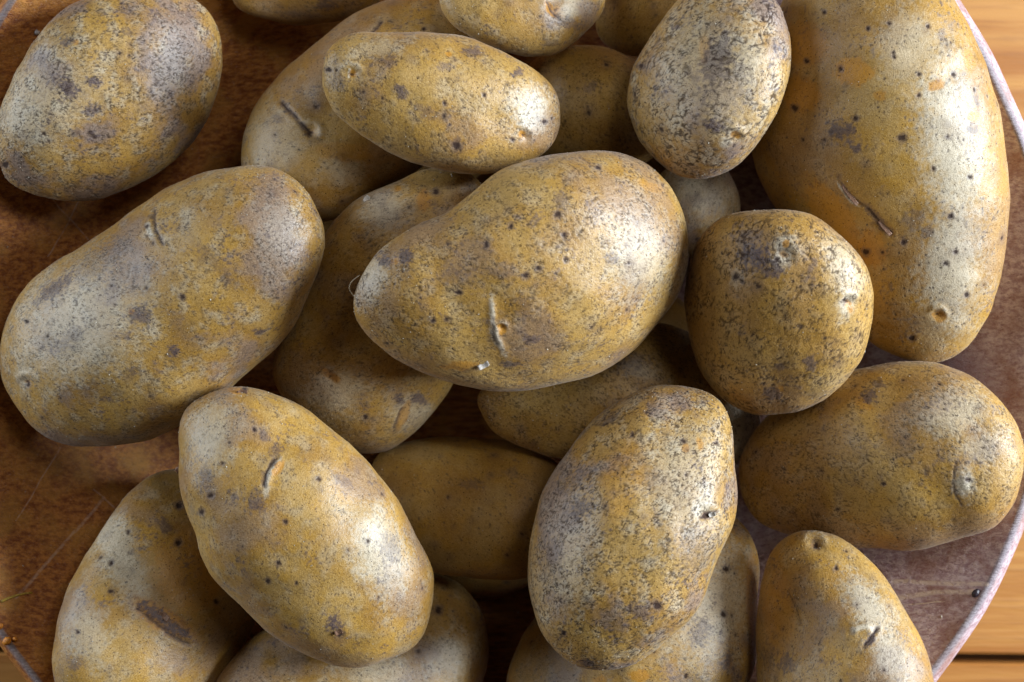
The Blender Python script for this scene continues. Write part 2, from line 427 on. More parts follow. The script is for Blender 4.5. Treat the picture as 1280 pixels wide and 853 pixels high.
pot('E', [(406,98),(409,76),(421,57),(444,45),(480,42),(530,41),(580,50),(630,67),(668,90),(691,115),(699,145),(691,176),(668,199),(630,212),(580,218),(530,209),(492,192),(450,167),(420,142),(408,118)],
    'oblong tan potato lying across the upper row, whitish at its right end', 0.55, 0.55, 0.55, 0.84,
    [('bare',440,91,5,6,0,1.0),('eye',438,92,8,0),('scurf',422,100,14,14,0,.5),('scurf',487,77,10,8,0,.6),('scurf',500,113,14,8,.7,.9),('scurf',590,65,16,6,.1,.8),('scurf',645,92,10,6,-.3,.9),('bare',561,69,5,4,0,1.0),
     ('spot',571,182,7),('spot',605,119,3.5),('spot',557,129,3),('pale',665,140,24,28,0,.95),('spot',680,152,4),('spot',641,175,3),('bare',653,168,5,5,0,1.0),('eye',655,170,6,1),('spot',411,88,4),('scurf',530,140,20,10,.5,.5),
     ('pale',470,60,40,12,-.1,.4),('ridge',[(437,82),(434,92),(434,100)],3,.5),('scurf',555,85,12,6,0,.6)], 1.0)
pot('S', [(290,487),(330,490),(375,509),(420,539),(465,585),(505,638),(530,690),(540,742),(531,786),(505,815),(460,832),(410,829),(355,802),(305,760),(262,705),(235,645),(224,580),(226,530),(247,500)],
    'plump yellow potato with a curved slit eye at the lower left, nearest to the viewer', 0.3, 0.6, 0.85, 0.84,
    [('groove',[(345,572),(338,582),(332,594),(330,606)],3.4,.85),('bare',348,585,6,12,.6,1.0),('ridge',[(356,570),(344,580),(336,596),(331,616)],5,1.0),('pale',333,612,4,12,0,.8),('scurf',345,562,16,10,-.5,.7),
     ('scurf',320,628,14,18,-.2,.8),('spot',264,620,4.5),('spot',250,641,4.5),('scurf',258,600,10,18,0,.6),('pale',265,545,30,45,.3,.6),('pale',475,690,34,60,-.3,.85),('scurf',485,685,16,24,0,.6),  # upper left pale mark paints light on that flank
     ('scurf',418,778,12,14,-.3,1.0),('spot',424,792,6),('spot',335,727,4),('spot',347,705,3.5),('spot',318,537,3),('spot',278,580,3),('spot',398,600,3.5),('scurf',430,600,20,8,.6,.5),('bare',295,491,12,4,0,.9),
     ('spot',305,489,4),('spot',357,653,3.5),('spot',370,731,3),('spot',460,676,3),('scurf',330,545,10,8,0,.7)], 1.2)
pot('R', [(840,482),(876,489),(902,511),(918,550),(923,600),(915,652),(895,710),(865,765),(825,808),(777,832),(735,836),(695,815),(670,770),(662,710),(668,650),(690,595),(725,545),(765,507),(800,488)],
    'rough netted egg-shaped potato at the lower centre, nearest to the viewer', 1.0, 1.0, 0.4, 0.84,
    [('pale',878,632,16,18,0,.9),('eye',884,645,9,.6),('spot',884,645,5),('groove',[(878,648),(884,642),(894,640)],2.4,.9),('scurf',725,635,24,14,-.5,.9),('scurf',715,600,30,14,-.6,.6),('scurf',735,828,12,6,0,.9),
     ('spot',705,792,4),('spot',821,757,6),('scurf',800,765,20,12,.3,.8),('scurf',760,525,18,6,-.7,.7),('bare',700,525,0,0,0,0),('bare',857,560,5,7,0,.8),('bare',874,556,4,9,-.3,.8),('spot',855,551,4),('spot',893,555,3),
     ('pale',850,600,50,80,0,.5),('pale',790,500,20,8,-.4,.5),('scurf',690,700,18,40,0,.5),('spot',790,544,3),('pale',700,700,40,90,.2,.5),('scurf',870,690,30,50,.3,.45),('bare',780,600,25,60,.3,.35)], 1.2)
pot('I', [(785,130),(790,92),(806,58),(832,22),(865,-15),(905,-32),(948,-20),(974,10),(985,50),(982,100),(968,146),(944,185),(915,211),(875,222),(840,212),(808,186),(790,157)],
    'grey crackled egg-shaped potato right of the upper middle, with a small pale eye', 0.9, 1.1, 0.1, 0.84,
    [('bare',919,168,7,5,.5,1.0),('eye',917,170,7,.4),('pale',905,178,12,9,.3,.9),('scurf',892,155,16,8,.2,1.0),('pale',885,95,80,105,.2,.5),('scurf',895,80,26,40,.2,.75),('scurf',905,110,40,50,.2,.5),('pale',935,80,22,50,.1,.7),('scurf',870,95,12,12,0,.6),('spot',801,83,4),
     ('bare',880,60,8,20,0,.4),('bare',815,190,30,10,.5,.4)], 1.1)
pot('N', [(857,390),(859,345),(870,308),(895,279),(930,264),(972,262),(1015,271),(1050,294),(1075,325),(1087,365),(1085,413),(1070,455),(1040,490),(1000,512),(960,518),(925,510),(893,487),(868,447)],
    'round russet potato with a purple blotch and a pale dimple, right of centre', 0.8, 0.35, 0.7, 0.86,
    [('scurf',945,320,24,22,.3,1.0),('scurf',970,340,16,14,0,.9),('scurf',935,300,22,16,0,.6),('bare',982,306,5,5,0,1.0),('pale',978,318,14,24,.1,.9),('spot',971,324,4),('eye',980,318,10,.5),('pale',1058,378,12,22,.2,.9),
     ('bare',1062,384,5,9,-.1,1.0),('spot',1057,376,3.5),('eye',1060,378,7,.1),('spot',919,347,4.5),('pale',919,350,9,12,0,.5),('scurf',975,460,9,7,0,.7),('scurf',1013,453,10,12,.3,.8),('scurf',965,493,16,9,.2,.8),
     ('bare',975,488,6,5,0,.8),('pale',1055,330,22,40,-.2,.5),('spot',927,352,3)], 1.1)  # pale mark here paints the highlight on the right
pot('K', [(443,385),(444,364),(456,337),(474,315),(508,291),(550,270),(590,243),(632,215),(682,196),(735,189),(785,195),(825,219),(849,257),(859,302),(854,347),(835,390),(800,430),(755,462),(700,480),(640,487),(580,480),(530,465),(483,436),(452,405)],
    'large tan pear-shaped potato on top in the middle, with a thin white scar', 0.65, 0.55, 0.55, 0.84,
    [('ridge',[(615,366),(616,385),(616,402),(621,420),(628,434),(636,446)],4.5,1.1),('pale',615,385,4,18,0,1.0),('pale',622,425,5,20,-.45,1.0),('groove',[(617,398),(616,414),(621,430)],1.8,.5),('bare',627,411,6,8,-.3,1.0),
     ('eye',627,410,4,.2),('scurf',480,325,12,8,.2,.9),('scurf',506,320,12,12,0,.9),('bare',494,326,7,4,-.4,.9),('pale',462,345,20,35,.3,.75),('spot',697,268,6),('spot',657,345,5),('spot',706,293,4),('spot',573,366,4),
     ('spot',558,399,4),('spot',638,283,4.5),('spot',608,307,4),('spot',541,401,3.5),('spot',673,335,4),('spot',708,325,4),('spot',748,210,3.5),('groove',[(724,196),(738,206),(752,212)],2.0,.4),('scurf',665,424,14,7,0,.8),
     ('scurf',655,385,10,22,0,.4),('bare',575,456,26,5,-.05,.8),('scurf',640,456,20,5,-.05,.8),('scurf',630,340,20,14,0,.4),('pale',800,320,40,55,0,.65),('scurf',765,325,10,10,0,.7),('scurf',700,250,10,16,.3,.6),  # large pale mark paints the main highlight
     ('bare',815,232,18,6,.4,.4),('scurf',690,420,30,30,0,.25),('scurf',580,350,40,16,.5,.3)], 1.3)


def smooth_closed(pts, n=12):
    p = np.array(pts, float)
    out = []
    N = len(p)
    for i in range(N):
        a, b, c, d = p[i - 1], p[i], p[(i + 1) % N], p[(i + 2) % N]
        for k in range(n):
            t = k / n
            out.append(0.5 * ((2 * b) + (c - a) * t + (2 * a - 5 * b + 4 * c - d) * t * t + (3 * b - a - 3 * c + d) * t ** 3))
    out = np.array(out)
    def relax(o, w=5):
        e = np.vstack([o[-w:], o, o[:w]])
        return np.stack([np.convolve(e[:, i], np.ones(2 * w + 1) / (2 * w + 1), 'valid') for i in range(2)], 1)
    sm = relax(out)
    out = sm + relax(out - sm)               # rounds hand-placed kinks without shrinking the ends
    c = out.mean(0)
    return c + (out - c) * 1.004


def prepare(d):
    o = smooth_closed(d['pts'])
    c = 0.5 * (o.max(0) + o.min(0))
    q = o - o.mean(0)
    w, v = np.linalg.eigh(q.T @ q)
    ax = v[:, 1]
    if ax[0] < 0:
        ax = -ax
    pr = np.array([-ax[1], ax[0]])
    u, vv = (o - c) @ ax, (o - c) @ pr
    i0, i1 = int(u.argmin()), int(u.argmax())
    def arc(a, b):
        idx = np.arange(a, b + 1) if b >= a else np.concatenate([np.arange(a, len(u)), np.arange(0, b + 1)])
        return idx
    A, B = arc(i0, i1), arc(i1, i0)[::-1]
    d.update(c=c, ax=ax, pr=pr, u0=u[i0], u1=u[i1], A=(u[A], vv[A]), B=(u[B], vv[B]))


def rings(d, nu):
    th = np.linspace(0, math.pi, nu)
    u = 0.5 * (d['u0'] + d['u1']) - 0.5 * (d['u1'] - d['u0']) * np.cos(th)
    f = lambda q: np.interp(u, np.maximum.accumulate(q[0]), q[1])
    a, b = f(d['A']), f(d['B'])
    return u, 0.5 * (a + b), 0.5 * np.abs(a - b)


def shape(d, z0, tu, tv, nu, nv, ph=None):
    """vertices (nu x nv x 3) in world space for centre height z0 and the two slopes"""
    u, cc, w = rings(d, nu)
    if ph is None:
        ph = np.linspace(0, 2 * math.pi, nv, endpoint=False)
    nv = len(ph)
    cs, sn = np.cos(ph), np.sin(ph)
    v = cc[:, None] + w[:, None] * cs[None]
    U = np.repeat(u[:, None], nv, 1)
    mm = 0.00025
    wmax = w.max()
    hh = d['thick'] * (w * 0.75 + 0.25 * w * (w / wmax))
    # undersides a little fuller than the tops
    zrel = hh[:, None] * np.where(sn > 0, sn, sn * 0.95)[None] * mm
    px = d['c'][0] + U * d['ax'][0] + v * d['pr'][0]
    py = d['c'][1] + U * d['ax'][1] + v * d['pr'][1]
    zc = z0 + (U * tu + v * tv) * mm
    z = zc + zrel
    x, y = w2(px, py, zc)
    return np.stack([x, y, z], -1)


CELL = 0.0016
GX0, GY0 = -0.24, -0.20
NX, NY = 320, 260
gx = GX0 + (np.arange(NX) + .5) * CELL
gy = GY0 + (np.arange(NY) + .5) * CELL
RR = np.sqrt((gx[:, None] - BC[0]) ** 2 + (gy[None] - BC[1]) ** 2)
ground = np.where(RR < BOWL_R + 0.006, bowl_top(np.minimum(RR, BOWL_R)), 0.0)


def field(P, lower):
    ix = np.clip(((P[..., 0] - GX0) / CELL).astype(int), 0, NX - 1).ravel()
    iy = np.clip(((P[..., 1] - GY0) / CELL).astype(int), 0, NY - 1).ravel()
    if lower:
        f = np.full((NX, NY), 9.0)
        np.minimum.at(f, (ix, iy), P[..., 2].ravel())
    else:
        f = np.full((NX, NY), -9.0)
        np.maximum.at(f, (ix, iy), P[..., 2].ravel())
    return f


for k in ORDER:
    d = POT[k]
    prepare(d)
    z0 = 0.05
    best = None
    for it in range(2):
        best = None
        for tu in (-.36, -.24, -.12, 0, .12, .24, .36):
            for tv in (-.24, -.12, 0, .12, .24):
                P = shape(d, z0, tu, tv, 90, 90)
                lo = field(P, True)
                m = lo < 8
                dz = (ground[m] - lo[m]).max()
                cost = z0 + dz + 0.006 * (tu * tu + tv * tv)
                if best is None or cost < best[0]:
                    best = (cost, z0 + dz, tu, tv)
        z0 = best[1]
    d['z0'], d['tu'], d['tv'] = best[1] - 0.0004, best[2], best[3]
    P = shape(d, d['z0'], d['tu'], d['tv'], 140, 140)
    hi = field(P, False)
    ground = np.maximum(ground, hi)
    print('potato %s centre %.3f slopes %.2f %.2f top %.3f' % (k, d['z0'], d['tu'], d['tv'], P[..., 2].max()))


def waves(P, wl, n, rng):
    k = rng.normal(size=(n, 3))
    k /= np.linalg.norm(k, axis=1)[:, None]
    k *= (2 * math.pi / wl) * rng.uniform(0.7, 1.5, n)[:, None]
    ph = rng.uniform(0, 6.28, n)
    s = 0
    for i in range(n):
        s = s + np.sin(P @ k[i] + ph[i])
    return s / math.sqrt(n)


def seg_dist(X, Y, pts):
    best = np.full(X.shape, 1e9)
    for (a, b) in zip(pts[:-1], pts[1:]):
        ex, ey = b[0] - a[0], b[1] - a[1]
        t = np.clip(((X - a[0]) * ex + (Y - a[1]) * ey) / (ex * ex + ey * ey), 0, 1)
        best = np.minimum(best, np.hypot(X - a[0] - t * ex, Y - a[1] - t * ey))
    return best


PERM = np.random.default_rng(7).permutation(4096).astype(np.int32)
GRAD = np.random.default_rng(8).normal(size=(4096, 3)).astype(np.float32)
GRAD /= np.linalg.norm(GRAD, axis=1)[:, None]


def perlin(P, wl, seed=0):
    """gradient noise, about -0.7..0.7, one feature per wl millimetres"""
    q = (P / wl + 31.7 * seed + 57.3).astype(np.float32)
    i = np.floor(q).astype(np.int32)
    f = q - i
    w = f * f * f * (f * (f * 6 - 15) + 10)
    out = 0
    for dx in (0, 1):
        hx = PERM[(i[..., 0] + dx) & 4095]
        wx = w[..., 0] if dx else 1 - w[..., 0]
        for dy in (0, 1):
            hy = PERM[(hx + i[..., 1] + dy) & 4095]
            wy = wx * (w[..., 1] if dy else 1 - w[..., 1])
            for dz in (0, 1):
                g = GRAD[PERM[(hy + i[..., 2] + dz) & 4095]]
                d = g[..., 0] * (f[..., 0] - dx) + g[..., 1] * (f[..., 1] - dy) + g[..., 2] * (f[..., 2] - dz)
                out = out + d * wy * (w[..., 2] if dz else 1 - w[..., 2])
    return out


def cells(P, wl, seed, jitter=0.9):
    """distance to the nearest of scattered points (in mm) and that point's random number"""
    q = (P / wl + 13.1 * seed + 91.0).astype(np.float32)
    i = np.floor(q).astype(np.int32)
    best = np.full(q.shape[:-1], 9.0, np.float32)
    rid = np.zeros(q.shape[:-1], np.float32)
    lo = np.where(q - i < 0.5, -1, 0)
    for dx in (0, 1):
        for dy in (0, 1):
            for dz in (0, 1):
                c = i + lo + np.array([dx, dy, dz])
                h = PERM[(PERM[(PERM[c[..., 0] & 4095] + c[..., 1]) & 4095] + c[..., 2]) & 4095]
                o = c + 0.5 + GRAD[h] * (0.42 * jitter)
                d = np.sqrt(((o - q) ** 2).sum(-1))
                m = d < best
                best = np.where(m, d, best)
                rid = np.where(m, ((h * 37) % 4096) / 4096.0, rid)
    return best * wl, rid


def sstep(v, a, b):
    x = np.clip((v - a) / (b - a), 0, 1)
    return x * x * (3 - 2 * x)


def angles(n, over=0.12, under_n=40):
    """ring angles: dense on the upper side, coarse beneath"""
    a = np.linspace(-over, math.pi + over, n)
    b = np.linspace(math.pi + over, 2 * math.pi - over, under_n + 2)[1:-1]
    return np.concatenate([a, b])


STEP = 1.55            # mesh spacing in photo pixels


def build_potato(k, idx):
    d = POT[k]
    rng = np.random.default_rng(100 + idx)
    L = d['u1'] - d['u0']
    wmax = rings(d, 60)[2].max()
    st = STEP / d['mesh']
    nu = int(L * 1.36 / st)
    ph = angles(int(wmax * math.pi * 1.04 / st))
    nv = len(ph)
    P = shape(d, d['z0'], d['tu'], d['tv'], nu, nv, ph)
    du = np.gradient(P, axis=0)
    dv = np.roll(P, -1, 1) - np.roll(P, 1, 1)
    N = np.cross(du, dv)
    cen = P.mean((0, 1))
    cen[2] = d['z0']
    N *= np.sign((N * (P - cen)).sum(-1, keepdims=True) + 1e-20)
    ln = np.linalg.norm(N, axis=-1, keepdims=True)
    N = np.where(ln > 1e-14, N / np.maximum(ln, 1e-14), 0)
    for e, sg in ((0, -1), (-1, 1)):
        a3 = np.array([d['ax'][0], -d['ax'][1], 0]) * sg
        N[e] = a3 / np.linalg.norm(a3)
    M = ((P - cen) * 1000 * rng.uniform(0.78, 1.25) + rng.uniform(0, 900, 3)).astype(np.float32)      # millimetres, shifted per potato
    wk, dk = d['worm'], d['dust']
    n_fine = perlin(M, 1.15, 1)
    n_fine2 = perlin(M, 0.62, 2)
    n_mid = perlin(M, 5.5, 3) + 0.55 * perlin(M, 2.4, 4) + 0.3 * n_fine
    n_patch = perlin(M, 9.0, 5) + 0.5 * perlin(M, 3.6, 6) + 0.35 * n_fine
    n_large = perlin(M, 24.0, 7) + 0.4 * perlin(M, 9.5, 8)
    gz = 0.85 * n_fine + 0.7 * n_fine2
    A = {n: np.zeros(M.shape[:2]) for n in ('scurf', 'bare', 'pale', 'dark')}
    A['patch_large'] = 0.5 + 0.9 * n_large
    A['patch_small'] = 0.5 + 0.42 * n_patch
    A['patch_dry'] = 0.5 + 0.42 * n_mid + 0.12 * n_fine2
    # curling hairline cracks: broken level lines of a smooth noise
    zone = sstep(n_mid + 0.25 * (wk - 0.5), -0.35, 0.25) * .75 + .25
    q = np.abs(perlin(M, 1.9, 9))
    g1 = sstep(perlin(M, 1.6, 10), -.05, 0.10)
    q2 = np.abs(perlin(M, 1.15, 11))
    g2 = sstep(perlin(M, 1.3, 12), 0.02, 0.2)
    c1 = sstep(q, 0.10, 0.03) * g1
    c2 = sstep(q2, 0.15, 0.05) * g2
    worm = np.maximum(c1 * sstep(wk, .1, .9), c2 * min(1.0, .25 + wk)) * zone
    if wk > .65:                                   # coarse netting with lifted rims
        q3 = np.abs(perlin(M, 3.0, 13))
        g3 = sstep(perlin(M, 2.4, 14), 0.02, 0.15)
        worm = np.maximum(worm, sstep(q3, 0.07, 0.02) * g3 * .8 * zone)
    # specks and lenticels
    sd, sr = cells(M, 1.35, 1)
    pick = sstep(sr + 0.55 * n_mid, 0.50, 0.66)
    speck = sstep(sd, 0.40, 0.20) * pick * (.35 + .65 * sstep(n_mid, -.4, .3))
    ld, lr = cells(M, 6.5, 2)
    lenr = 0.35 + 0.55 * ((lr * 7.3) % 1)
    lent = sstep(ld + .3 * n_fine2, lenr, lenr * .5) * (lr > .45)
    halo = np.exp(-(ld / (lenr * 2.4)) ** 2) * (lr > .45)
    # relief in metres
    lump = np.random.default_rng(100 + idx)
    disp = (0.00022 if k == 'J' else 0.00052) * waves(P, 0.030, 9, lump) + 0.00013 * waves(P, 0.011, 14, lump)
    disp = disp + 1e-3 * (0.050 * n_mid + (0.035 + 0.035 * wk) * n_fine + (0.030 + .030 * wk) * n_fine2)
    disp = disp - 1e-3 * (0.130 * worm + 0.070 * speck + 0.13 * lent)
    if wk > .65:
        disp = disp + 1e-3 * 0.050 * sstep(q3, 0.22, 0.07) * g3
    # marks, only on the side that faces up
    s = 0.00025 * (CAM_H - P[..., 2]) / REF
    X, Y = P[..., 0] / s + 640, -P[..., 1] / s + 426.5
    top = np.clip(N[..., 2] * 6 + .6, 0, 1)
    jx = 5.0 * perlin(M, 3.0, 15) + 2.0 * n_fine
    jy = 5.0 * perlin(M, 3.0, 16) + 2.0 * n_fine2
    def up(n, v):
        A[n] = np.maximum(A[n], v * top)
    for f in d['feats']:
        if f[0] in A:
            _, x, y, rx, ry, ang, st_ = f
            if rx <= 0:
                continue
            c, sn = math.cos(ang), math.sin(ang)
            kx = 1.0 if rx > 9 else .45
            a = ((X + kx * jx - x) * c + (Y + kx * jy - y) * sn) / rx
            b = (-(X + kx * jx - x) * sn + (Y + kx * jy - y) * c) / ry
            g = np.exp(-0.9 * (a * a + b * b) ** 1.1)
            if f[0] == 'pale':
                v = st_ * sstep(g + .45 * gz + .25 * n_mid, 0.05, 0.95)
            elif f[0] == 'bare':
                v = st_ * sstep(g + .35 * gz, 0.35, 0.62)
            else:
                v = st_ * sstep(g + .75 * gz + .3 * n_mid, 0.30, 0.85)
            up(f[0], v * sstep(g, 0.02, .2))
        elif f[0] == 'spot':
            _, x, y, r = f
            r = r * .85
            D = np.hypot(X + .5 * jx - x, Y + .5 * jy - y)
            g = np.exp(-(D / (r * .9)) ** 2)
            up('dark', sstep(g + .3 * gz, .30, .60) * .95)
            up('scurf', .6 * sstep(np.exp(-(D / (r * 2)) ** 2) + .3 * gz, .35, .8))
            disp -= 0.00020 * g * top
            disp += 0.00005 * np.exp(-((D - 1.6 * r) / (r * .6)) ** 2) * top
        elif f[0] == 'eye':
            _, x, y, r, ang = f
            dx_, dy_ = X - x, Y - y
            c, sn = math.cos(ang), math.sin(ang)
            a, b = (dx_ * c + dy_ * sn), (-dx_ * sn + dy_ * c)
            q_ = (a * a + 2.2 * b * b) / r ** 2
            disp += top * (-0.00085 * np.exp(-q_ / 1.3) * min(1, r / 8))
            # a soft brow on one side only
            br = np.exp(-(np.sqrt(a * a + b * b) / r - 1.7) ** 2 * 2.5) * np.clip(.25 - b / (r * 1.6), 0, 1)
            disp += 0.00042 * br * top
            up('dark', 0.8 * sstep(np.exp(-q_ * 6) + .4 * gz, .3, .7))
            up('bare', .7 * sstep(np.exp(-q_ * 1.6) + .4 * gz, .35, .8))
            up('pale', 0.6 * br * sstep(gz, -.5, .3))
        elif f[0] == 'groove':
            _, pts, w, st_ = f
            D = seg_dist(X + .35 * jx, Y + .35 * jy, pts)
            ww = w * (.65 + .7 * sstep(perlin(M, 2.5, 17), -.4, .4))
            g = np.exp(-(D / ww) ** 2)
            disp -= 0.00038 * st_ * g * top
            disp += 0.00009 * st_ * np.exp(-((D - 1.9 * w) / w) ** 2) * top
            up('dark', st_ * sstep(np.exp(-(D / (ww * .55)) ** 2) + .55 * gz, .35, .85))
            up('scurf', .8 * st_ * sstep(np.exp(-(D / (ww * 1.6)) ** 2) + .6 * gz, .3, .9))
        elif f[0] == 'ridge':
            _, pts, w, st_ = f
            D = seg_dist(X + .3 * jx, Y + .3 * jy, pts)
            # the ridge swells in its middle and dies away at its ends
            e0 = np.hypot(X - pts[0][0], Y - pts[0][1])
            e1 = np.hypot(X - pts[-1][0], Y - pts[-1][1])
            tot = np.hypot(pts[0][0] - pts[-1][0], pts[0][1] - pts[-1][1]) + 1
            fade = sstep(np.minimum(e0, e1), 0, tot * .30)
            g = np.exp(-(D / w) ** 2) * fade
            disp += 0.00055 * st_ * g * top
            up('pale', .95 * sstep(np.exp(-(D / (w * .8)) ** 2) * (.3 + .7 * fade) + .35 * gz, .3, .8))
    auto = sstep(n_patch * 1.1 + .8 * gz, 0.42, 0.95) * (.45 + .4 * dk)
    auto = np.maximum(auto, .5 * halo)
    A['scurf'] = np.maximum(A['scurf'], auto)
    A['dark'] = np.maximum(A['dark'], lent * .9)
    A['worm'] = worm * (1 - .8 * A['bare'])
    A['speck'] = speck * (1 - .7 * A['bare'])
    disp = disp - 1e-3 * .05 * A['bare'] + 1e-3 * .03 * A['scurf'] * (1 + n_fine2)
    P = P + N * disp[..., None]
    # collapse the two end rings to single points
    P[0] = P[0].mean(0)
    P[-1] = P[-1].mean(0)
    loc = cen
    V = (P - loc).reshape(-1, 3)
    i, j = np.meshgrid(np.arange(nu - 1), np.arange(nv), indexing='ij')
    j2 = (j + 1) % nv
    F = np.stack([i * nv + j, i * nv + j2, (i + 1) * nv + j2, (i + 1) * nv + j], -1).reshape(-1, 4)
    # keep faces pointing outwards
    v0 = V[F[nv * (nu // 2) + nv // 3]]
    fn = np.cross(v0[1] - v0[0], v0[2] - v0[1])
    if fn @ v0.mean(0) < 0:
        F = F[:, ::-1]
    o = link_mesh('potato', V, F, SKIN)
    o.location = loc
    for n, q in (('patches', ('patch_large', 'patch_small', 'patch_dry')), ('blotches', ('scurf', 'bare', 'pale')), ('marks', ('dark', 'worm', 'speck'))):
        a_ = o.data.attributes.new(n, 'FLOAT_VECTOR', 'POINT')
        a_.data.foreach_set('vector', np.stack([A[k_] for k_ in q], -1).astype(np.float32).ravel())
    o['worm'], o['dust'], o['gold'] = d['worm'], d['dust'], d['gold']
    o['label'] = d['label']
    o['category'] = 'potato'
    o['group'] = 'potatoes heaped in the wooden bowl'
    d['obj'] = o
    d['P'] = P
    return o


# ------------------------------------------------------------------ table
table_wood = table_material()
dark_gap = plain('plank_gap_shade', (0.010, 0.020, 0.050), 0.7)  # near-black blue puts the shade of the plank gaps into the colour
tbl = bpy.data.objects.new('tabletop', None)
scn.collection.objects.link(tbl)
tbl['kind'] = 'structure'


def box(name, x0, x1, y0, y1, z0, z1, mat, parent=None, bev=0.0):
    b = bev
    V, F = [], []
    for (z, i) in ((z0, b), (z0 + b, 0), (z1 - b, 0), (z1, b)) if b else ((z0, 0), (z1, 0)):
        V += [(x0 + i, y0 + i, z), (x1 - i, y0 + i, z), (x1 - i, y1 - i, z), (x0 + i, y1 - i, z)]
    n = len(V) // 4
    F.append((3, 2, 1, 0))
    for k in range(n - 1):
        for j in range(4):
            F.append((k * 4 + j, k * 4 + (j + 1) % 4, k * 4 + 4 + (j + 1) % 4, k * 4 + 4 + j))
    F.append(tuple(range((n - 1) * 4, n * 4)))
    c = ((x0 + x1) / 2, (y0 + y1) / 2, 0)
    V = [(a - c[0], e - c[1], z) for a, e, z in V]
    o = link_mesh(name, V, F, mat, parent, False)
    o.location = c
    return o


_, gap_y = w2(1240, 818, 0.0)
tbl.location = (0, gap_y, 0)
tbl.rotation_euler = (0, 0, R(-0.6))
PW = 0.140
GAP = 0.0034
for k in range(-3, 4):
    box('plank', -0.8, 0.8, k * PW + GAP / 2, (k + 1) * PW - GAP / 2, -0.022, 0.0, table_wood, tbl, 0.0010)
box('underframe', -0.8, 0.8, -3.0 * PW, 4.0 * PW, -0.045, -0.024, dark_gap, tbl)

# ------------------------------------------------------------------ bowl
def bowl_point(px, py):
    z = 0.05
    for _ in range(12):
        a, b = w2(px, py, z)
        rr = math.hypot(a - BC[0], b - BC[1])
        z = 0.5 * z + 0.5 * float(bowl_top(min(rr, BOWL_R)))
    return np.array([float(a), float(b), z])


def build_bowl():
    prof = []                                    # (r, z, edge)
    for r in np.linspace(0.0, BOWL_R, 46):
        prof.append((r, float(bowl_top(r)), 0.0))
    e = BOWL_R
    prof += [(e + 0.0005, RIM_Z + 0.0006, 0.8), (e + 0.0014, RIM_Z + 0.0007, 1.0), (e + 0.0024, RIM_Z + 0.0001, 0.7), (e + 0.0036, RIM_Z - 0.0012, .15), (e + 0.0052, RIM_Z - 0.0036, .08),
             (e + 0.0066, RIM_Z - 0.0068, .08), (e + 0.0072, RIM_Z - 0.0098, .05), (e + 0.0060, RIM_Z - 0.0135, .02)]
    for t_ in np.linspace(0.15, 1, 8):
        ro = e + 0.0060 - (e - 0.060) * t_
        prof.append((ro, max(0.0005, float(bowl_top(ro)) - 0.0125), 0.0))
    prof.append((0.055, 0.0005, 0))
    prof.append((0.0, 0.0025, 0))
    n = 256
    rng = np.random.default_rng(4)
    V, E = [], []
    for (r, z, e_) in prof:
        for j in range(n):
            a = 2 * math.pi * j / n
            w = 0.00035 * math.sin(3 * a + 1.0) + 0.0002 * math.sin(11 * a) + 0.00012 * math.sin(37 * a + 2)
            rr = r * (1 + w / 0.17)
            V.append((rr * math.cos(a), rr * math.sin(a), z + (0.0002 * math.sin(23 * a) + .00015 * math.sin(41 * a + 1)) * (1 if e_ else 0)))
            E.append(e_)
    F = []
    m = len(prof)
    for i in range(m - 1):
        for j in range(n):
            q = (i * n + j, i * n + (j + 1) % n, (i + 1) * n + (j + 1) % n, (i + 1) * n + j)
            F.append(q)
    def S(x, y):                                 # photo pixel on the bowl's surface, in the bowl's millimetres
        q = bowl_point(x, y)
        return ((q[0] - BC[0]) * 1000 + .75, (q[1] - BC[1]) * 1000 + .75)
    sc = [(S(1118, 757), S(1180, 752), 0.3), (S(20, 748), S(130, 622), 0.7), (S(118, 612), S(150, 640), 0.4), (S(1118, 727), S(1232, 731), 1.0), (S(1118, 748), S(1170, 740), 1.1), (S(1170, 740), S(1222, 740), 1.0),
          (S(45, 225), S(110, 300), 0.35), (S(100, 250), S(60, 320), 0.3), (S(20, 650), S(75, 560), 0.3)]
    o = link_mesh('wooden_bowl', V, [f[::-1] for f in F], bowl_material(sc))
    set_attr(o, 'edge', E)
    o.location = (BC[0], BC[1], 0)
    o['label'] = 'round shallow wooden bowl of worn reddish brown to mauve wood, holding the potatoes'
    o['category'] = 'bowl'
    return o


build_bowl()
for n_, k in enumerate(ORDER):
    build_potato(k, n_)

#DETAILS
_rng = random.Random(11)


def surf(px, py, key=None):
    """the point of the pile seen at a pixel of the photograph: (x, y, z) and the potato"""
    best = (-1, None, None, None)
    for k in ([key] if key else ORDER):
        Q = POT[k]['P']
        s_ = 0.00025 * (CAM_H - Q[..., 2]) / REF
        D = (Q[..., 0] / s_ + 640 - px) ** 2 + (-Q[..., 1] / s_ + 426.5 - py) ** 2
        D = np.where(Q[..., 2] > POT[k]['z0'] - 0.004, D, 1e9)
        i = np.unravel_index(int(D.argmin()), D.shape)
        if D[i] < 16 and Q[i][2] > best[0]:
            best = (float(Q[i][2]), k, i, Q[i])
    return best


def parent_keep(o, par):
    loc = Vector(o.location)
    o.parent = par
    o.location = loc - Vector(par.location)


